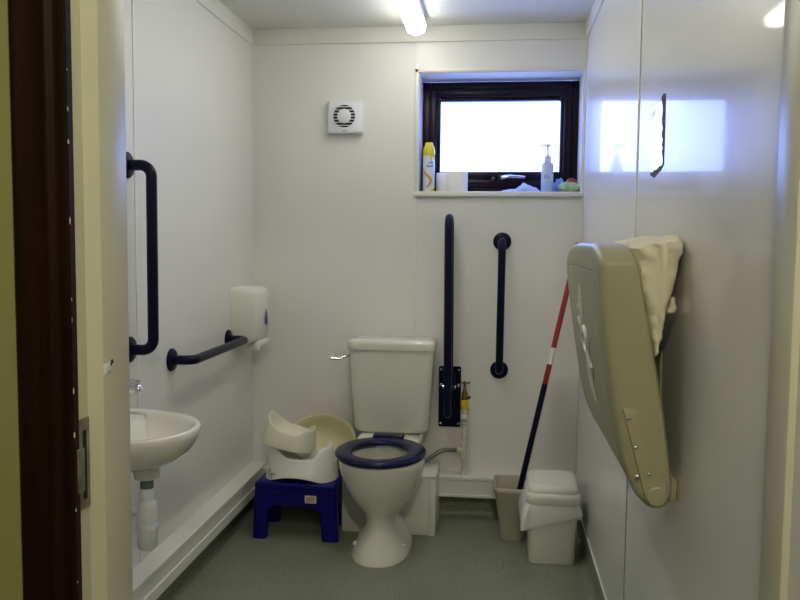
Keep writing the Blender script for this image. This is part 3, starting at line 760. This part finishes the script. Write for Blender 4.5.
# wall frame behind
obj('wall_frame', B((.3665, CY_N+.22, .735), (XR, CY_F-.02, 1.02), .002), M['changer'], t)
obj('hinge_block', B((.335, CY_N+.03, .728), (XR, CY_N+.10, .775), .006), M['changer'], t)
bm = tube(bmesh.new(), [(.326, -1.895, 1.129), (.346, -1.900, 1.121)], .0055, 10); obj('latch_pin', bm, M['chrome'], t)
bm = bmesh.new(); lathe(bm, [(.011, 0), (.0125, -.004), (.0125, -.010), (.009, -.014)], (.353, -1.895, 1.119), 'Y', 20); tube(bm, [(.354, -1.902, 1.126), (.357, -1.902, 1.141)], [.009, .0055], 10)
obj('latch_knob', bm, M['fabric'], t, label='beige latch knob')

# cushion wedged behind the changing table: profile in X-Z swept along the wall, with creases
prof = [(.318, 1.02), (.311, 1.05), (.300, 1.10), (.289, 1.15), (.279, 1.20), (.272, 1.228), (.276, 1.242), (.292, 1.251), (.315, 1.259), (.340, 1.264), (.356, 1.263), (.365, 1.256), (.367, 1.245), (.362, 1.222), (.354, 1.185), (.345, 1.150), (.336, 1.115), (.330, 1.085), (.323, 1.05), (.319, 1.03)]
fine = []
for i in range(len(prof)):
    p, q = prof[i], prof[(i+1) % len(prof)]
    for k in range(5): fine.append((lerp(p[0], q[0], k/5), lerp(p[1], q[1], k/5)))
cx_ = sum(a for a, b in fine)/len(fine); cz_ = sum(b for a, b in fine)/len(fine)
bm = bmesh.new(); rings = []
ys = [(-1.955, .25), (-1.953, .55), (-1.948, .80), (-1.940, .93), (-1.930, .985)]+[(-1.92+.016*k, 1.0) for k in range(24)]+[(-1.535, .985), (-1.525, .93), (-1.518, .8), (-1.514, .4)]
for y, sc_ in ys:
    ring = []
    for a, b in fine:
        # wide shoulder on the near end: shrink towards the medial line, not a point
        lx = interp([(1.02, .321), (1.25, .322)], b)
        x = lerp(lx, a, sc_); z = lerp(cz_+(b-cz_)*.86, b, sc_)
        cr_ = .009*noise.noise(Vector((x*22+3, y*16, z*14)))+.007*noise.noise(Vector(((x+z)*45, y*22, (z-x)*18)))
        cr_ *= max(.25, min(1, (b-1.05)/.08))
        cr_ += .0035*math.sin((z-.35*(x-.3))*165+2.5*noise.noise(Vector((y*9, z*6, 0))))*max(.15, min(1, (1.17-z)/.07))*(1 if z < 1.2 else .3)
        yy = y+(cr_*1.3 if sc_ < .99 else 0)
        dx = x-lx; x2 = x+math.copysign(cr_*.7, dx)*(sc_ > .5)
        ring.append((min(x2, XR-.0015), yy-.010*(sc_ < .9), z+(cr_*.6 if z > 1.24 else 0)))
    rings.append(ring)
loft(bm, rings)
o = obj('changing_cushion', bm, M['fabric'], None, org=(.31, -1.72, 1.02), angle=80)
tag(o, 'creased cream cushion wedged between the changing table and right wall', 'cushion')

# torn sticker residue on the right wall
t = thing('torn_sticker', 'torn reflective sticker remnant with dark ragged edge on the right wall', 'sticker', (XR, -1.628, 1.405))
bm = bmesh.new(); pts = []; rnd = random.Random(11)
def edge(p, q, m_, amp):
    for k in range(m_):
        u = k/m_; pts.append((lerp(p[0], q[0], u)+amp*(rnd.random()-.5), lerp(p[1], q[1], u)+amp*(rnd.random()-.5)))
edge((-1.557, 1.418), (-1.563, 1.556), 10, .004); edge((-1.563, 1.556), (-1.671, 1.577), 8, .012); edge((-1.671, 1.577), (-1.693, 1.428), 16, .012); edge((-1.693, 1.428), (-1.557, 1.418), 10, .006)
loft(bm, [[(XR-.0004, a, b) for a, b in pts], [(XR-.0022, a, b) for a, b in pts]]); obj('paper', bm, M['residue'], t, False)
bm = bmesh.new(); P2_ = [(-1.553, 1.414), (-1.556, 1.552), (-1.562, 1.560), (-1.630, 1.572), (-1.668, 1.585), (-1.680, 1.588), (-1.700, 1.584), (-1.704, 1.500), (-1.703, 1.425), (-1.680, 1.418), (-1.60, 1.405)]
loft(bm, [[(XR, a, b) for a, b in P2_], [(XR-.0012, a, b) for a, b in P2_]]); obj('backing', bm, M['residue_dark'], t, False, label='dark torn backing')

# ------------------------------------------------------------------ things on the window sill
SZ = WZ0+.004
t = thing('spray_can', 'yellow and white air freshener can at the left end of sill', 'spray can', (-.312, .075, SZ))
c = (-.312, .075, 0)
bm = bmesh.new(); lathe(bm, [(.025, SZ), (.0265, SZ+.004), (.0265, SZ+.165), (.0245, SZ+.172)], c, 'Z', 28); body = obj('can', bm, M['labelwhite'], t)
bm = bmesh.new(); lathe(bm, [(.0266, SZ+.166), (.0270, SZ+.186), (.0250, SZ+.200), (.0190, SZ+.210), (.0180, SZ+.220), (.014, SZ+.224)], c, 'Z', 28); obj('cap', bm, M['yellow'], t, label='yellow cap')
def wrap(name, pts, r, m):  # a printed patch wrapped on the can, pts as (angle deg, z)
    bm = bmesh.new(); lo = [Vector((c[0]+r*math.cos(math.radians(a)), c[1]+r*math.sin(math.radians(a)), z)) for a, z in pts]
    hi = [Vector((c[0]+(r+.0006)*math.cos(math.radians(a)), c[1]+(r+.0006)*math.sin(math.radians(a)), z)) for a, z in pts]
    loft(bm, [lo, hi]); return obj(name, bm, m, t, True)
def band(a0, a1, fz0, fz1, n=12):
    return [(lerp(a0, a1, k/n), fz0(k/n)) for k in range(n+1)]+[(lerp(a1, a0, k/n), fz1(1-k/n)) for k in range(n+1)]
wrap('yellow_print', band(180, 360, lambda u: SZ+.130+.02*math.cos(u*6), lambda u: SZ+.166), .0266, M['yellow'])
wrap('yellow_print', band(190, 350, lambda u: SZ+.002, lambda u: SZ+.018+.006*math.sin(u*7)), .0266, M['yellow'])
# swirl
bm = bmesh.new(); P = []
for k in range(20):
    a = math.radians(255+70*math.sin(k/19*4.6)*.6); z = SZ+.022+.085*k/19
    P.append(Vector((c[0]+.0268*math.cos(a), c[1]+.0268*math.sin(a), z)))
tube(bm, P, [.003+.004*math.sin(PI*k/19) for k in range(20)], 6); obj('swirl_print', bm, M['labelgold'], t)
wrap('blue_print', band(250, 320, lambda u: SZ+.112, lambda u: SZ+.122), .0268, M['labelblue'])
wrap('blue_print', band(270, 320, lambda u: SZ+.128, lambda u: SZ+.136), .0268, M['labelblue'])
t = thing('cleaner_bottle', 'blue bottle with red cap half hidden behind the yellow spray can', 'bottle', (-.326, .140, SZ))
bm = bmesh.new(); lathe(bm, [(.020, SZ), (.023, SZ+.004), (.023, SZ+.13), (.018, SZ+.150), (.012, SZ+.158)], (-.327, .140, 0), 'Z', 24); obj('body', bm, M['bluebottle'], t)
bm = bmesh.new(); lathe(bm, [(.015, SZ+.155), (.0155, SZ+.19), (.013, SZ+.205), (.008, SZ+.208)], (-.327, .140, 0), 'Z', 20); obj('cap', bm, M['pink'], t, label='red cap')
def roll(c, lab, tl=0):
    t = thing('toilet_roll', lab, 'toilet roll', (c[0], c[1], SZ), 'toilet rolls on the sill')
    bm = bmesh.new(); lathe(bm, [(.022, SZ+.002), (.044, SZ), (.046, SZ+.003), (.046, SZ+.089), (.044, SZ+.092), (.022, SZ+.091), (.020, SZ+.088), (.020, SZ+.004), (.022, SZ+.002)], (c[0], c[1], 0), 'Z', 32, False, False); obj('paper', bm, M['paper'], t)
    bm = bmesh.new(); lathe(bm, [(.020, SZ+.001), (.020, SZ+.091), (.0185, SZ+.091), (.0185, SZ+.001)], (c[0], c[1], 0), 'Z', 24, False, False); obj('core', bm, M['card'], t)
roll((-.181, .070), 'white toilet roll on the sill, the nearer and wholly visible one')
roll((-.238, .1375), 'white toilet roll on the sill, partly hidden between can and other roll')
t = thing('pump_bottle', 'clear pump bottle with pale blue contents on the window sill', 'bottle', (.219, .085, SZ))
c = (.219, .085, 0)
bm = bmesh.new(); lathe(bm, [(.024, SZ), (.027, SZ+.004), (.027, SZ+.120), (.025, SZ+.130), (.014, SZ+.138), (.013, SZ+.142)], c, 'Z', 28); obj('body', bm, M['clear'], t)
bm = bmesh.new(); lathe(bm, [(.0268, SZ+.004), (.0274, SZ+.006), (.0274, SZ+.052), (.0268, SZ+.054)], c, 'Z', 28); obj('contents', bm, M['gel'], t)
bm = bmesh.new(); lathe(bm, [(.014, SZ+.136), (.0155, SZ+.140), (.0155, SZ+.158), (.010, SZ+.165), (.006, SZ+.168), (.0045, SZ+.172), (.0045, SZ+.205), (.012, SZ+.207), (.012, SZ+.215), (.005, SZ+.217)], c, 'Z', 20)
tube(bm, [(c[0]-.004, c[1], SZ+.211), (c[0]-.025, c[1]-.004, SZ+.212), (c[0]-.034, c[1]-.006, SZ+.208)], .0035, 8); obj('pump_head', bm, M['trap'], t)
bm = tube(bmesh.new(), [(c[0], c[1], SZ+.02), (c[0]+.001, c[1], SZ+.14)], .003, 8); obj('dip_tube', bm, M['trap'], t)
cu = bpy.data.curves.new('print', 'FONT'); cu.body = 'Ca'; cu.size = .022; cu.extrude = .0003; cu.align_x = 'CENTER'
tmp = bpy.data.objects.new('tmp', cu); col.objects.link(tmp); bpy.context.view_layer.update()
me = bpy.data.meshes.new_from_object(tmp.evaluated_get(bpy.context.evaluated_depsgraph_get())); bpy.data.objects.remove(tmp)
bm = bmesh.new(); bm.from_mesh(me); bmesh.ops.transform(bm, matrix=Matrix.Translation((c[0]-.003, c[1]-.0278, SZ+.062)) @ Matrix.Rotation(PI/2, 4, 'X'), verts=bm.verts); obj('print', bm, M['ink'], t, False)

def crumple(name, x0, x1, y0, y1, hmax, m, sd, nx=44, ny=22, prof=None, org=None):
    bm = bmesh.new(); G = []
    for i in range(nx+1):
        row = []
        for j in range(ny+1):
            u, v = i/nx, j/ny
            env = (math.sin(PI*u)**.6)*(math.sin(PI*v)**.6) if 0 < u < 1 and 0 < v < 1 else 0
            p = interp(prof, u) if prof else 1
            h = hmax*env*p*(.8+.45*noise.noise(Vector((u*7+sd, v*5, sd)))+.25*abs(noise.noise(Vector((u*16, v*12, sd+4)))))
            wob = .006*noise.noise(Vector((u*5, v*5, sd+9)))
            row.append(bm.verts.new((lerp(x0, x1, u)+wob*(.2 < v < .8), lerp(y0, y1, v)+.010*noise.noise(Vector((u*6, sd, v*3))), SZ+max(h, .0006))))
        G.append(row)
    for i in range(nx):
        for j in range(ny): bm.faces.new((G[i][j], G[i+1][j], G[i+1][j+1], G[i][j+1]))
    # underside
    low = [[bm.verts.new((v.co.x, v.co.y, SZ)) for v in row] for row in (G[0], G[-1])]
    f = bm.faces
    o = obj(name, bm, m, None, org=org or ((x0+x1)/2, (y0+y1)/2, SZ), angle=80)
    sm = o.modifiers.new('solid', 'SOLIDIFY'); sm.thickness = .0012; sm.offset = 1
    return o
o = crumple('cleaning_cloth', -.010, .190, .030, .165, .048, M['cloth'], 3.1, prof=[(0, .1), (.2, .35), (.45, .40), (.62, .9), (.8, 1.0), (1, .9)])
tag(o, 'crumpled pale blue cloth on the sill left of the pump bottle', 'cloth')
o = crumple('cleaning_cloth', .232, .312, .112, .170, .070, M['cloth'], 7.7, 24, 14)
tag(o, 'small pale blue cloth bunched on the sill behind the pump bottle', 'cloth')
def pack(name, x0, x1, y0, y1, z0, h, m, sd, lab, rot=0):
    rings = []
    for k in range(13):
        u = k/12; s = math.sin(PI*u)**.45 if 0 < u < 1 else .25
        ring = []
        for i in range(20):
            a = 2*PI*i/20
            nn = 1+.12*noise.noise(Vector((u*6, math.cos(a)*2, sd+math.sin(a)*2)))
            ring.append((lerp(x0, x1, u), (y0+y1)/2+(y1-y0)/2*s**.3*math.cos(a)*nn*.95, z0+h/2+h/2*s*math.sin(a)*min(nn, 1)))
        rings.append(ring)
    bm = bmesh.new(); loft(bm, rings); o = obj(name, bm, m, None, org=((x0+x1)/2, (y0+y1)/2, z0), angle=70)
    tag(o, lab, 'packet'); return o
pack('wrapped_packet', .268, .362, .040, .112, SZ, .050, M['green_pack'], 1, 'pale green wrapped packet at the right end of sill')
pack('wrapped_packet', .300, .362, .118, .170, SZ, .072, M['red_pack'], 5, 'dark red packet behind the pale green packet on sill')

# ------------------------------------------------------------------ light
world = bpy.data.worlds.new('World'); bpy.context.scene.world = world; world.use_nodes = True
nt = world.node_tree; bg = nt.nodes['Background']
bg.inputs['Color'].default_value = (.25, .36, 1.0, 1); bg.inputs['Strength'].default_value = 8.3
pd = bpy.data.lights.new('window_portal', 'AREA'); pd.shape = 'RECTANGLE'; pd.size = .70; pd.size_y = .52
pd.cycles.is_portal = True
po = bpy.data.objects.new('window_portal', pd); col.objects.link(po); po.location = (0, .30, 1.73); po.rotation_euler = (math.radians(-90), 0, 0)

# ------------------------------------------------------------------ camera
f, pt, yw, rl, D, CH = 800.0, .0742, .1193, .0098, 3.5793, 1.25
fw = Vector((-math.sin(yw)*math.cos(pt), math.cos(yw)*math.cos(pt), -math.sin(pt)))
r0 = Vector((math.cos(yw), math.sin(yw), 0)); u0 = r0.cross(fw)
rr_ = r0*math.cos(rl)+u0*math.sin(rl); uu = -r0*math.sin(rl)+u0*math.cos(rl)
cd = bpy.data.cameras.new('camera'); cd.sensor_width = 36; cd.lens = f*36/800; cd.clip_start = .02
co = bpy.data.objects.new('camera', cd); col.objects.link(co)
co.matrix_world = Matrix(((rr_.x, uu.x, -fw.x, 0), (rr_.y, uu.y, -fw.y, -D), (rr_.z, uu.z, -fw.z, CH), (0, 0, 0, 1)))
sc = bpy.context.scene; sc.camera = co
sc.view_settings.view_transform = 'Standard'; sc.view_settings.look = 'None'; sc.view_settings.gamma = 1
sc.view_settings.use_curve_mapping = False; sc.view_settings.exposure = 0.27
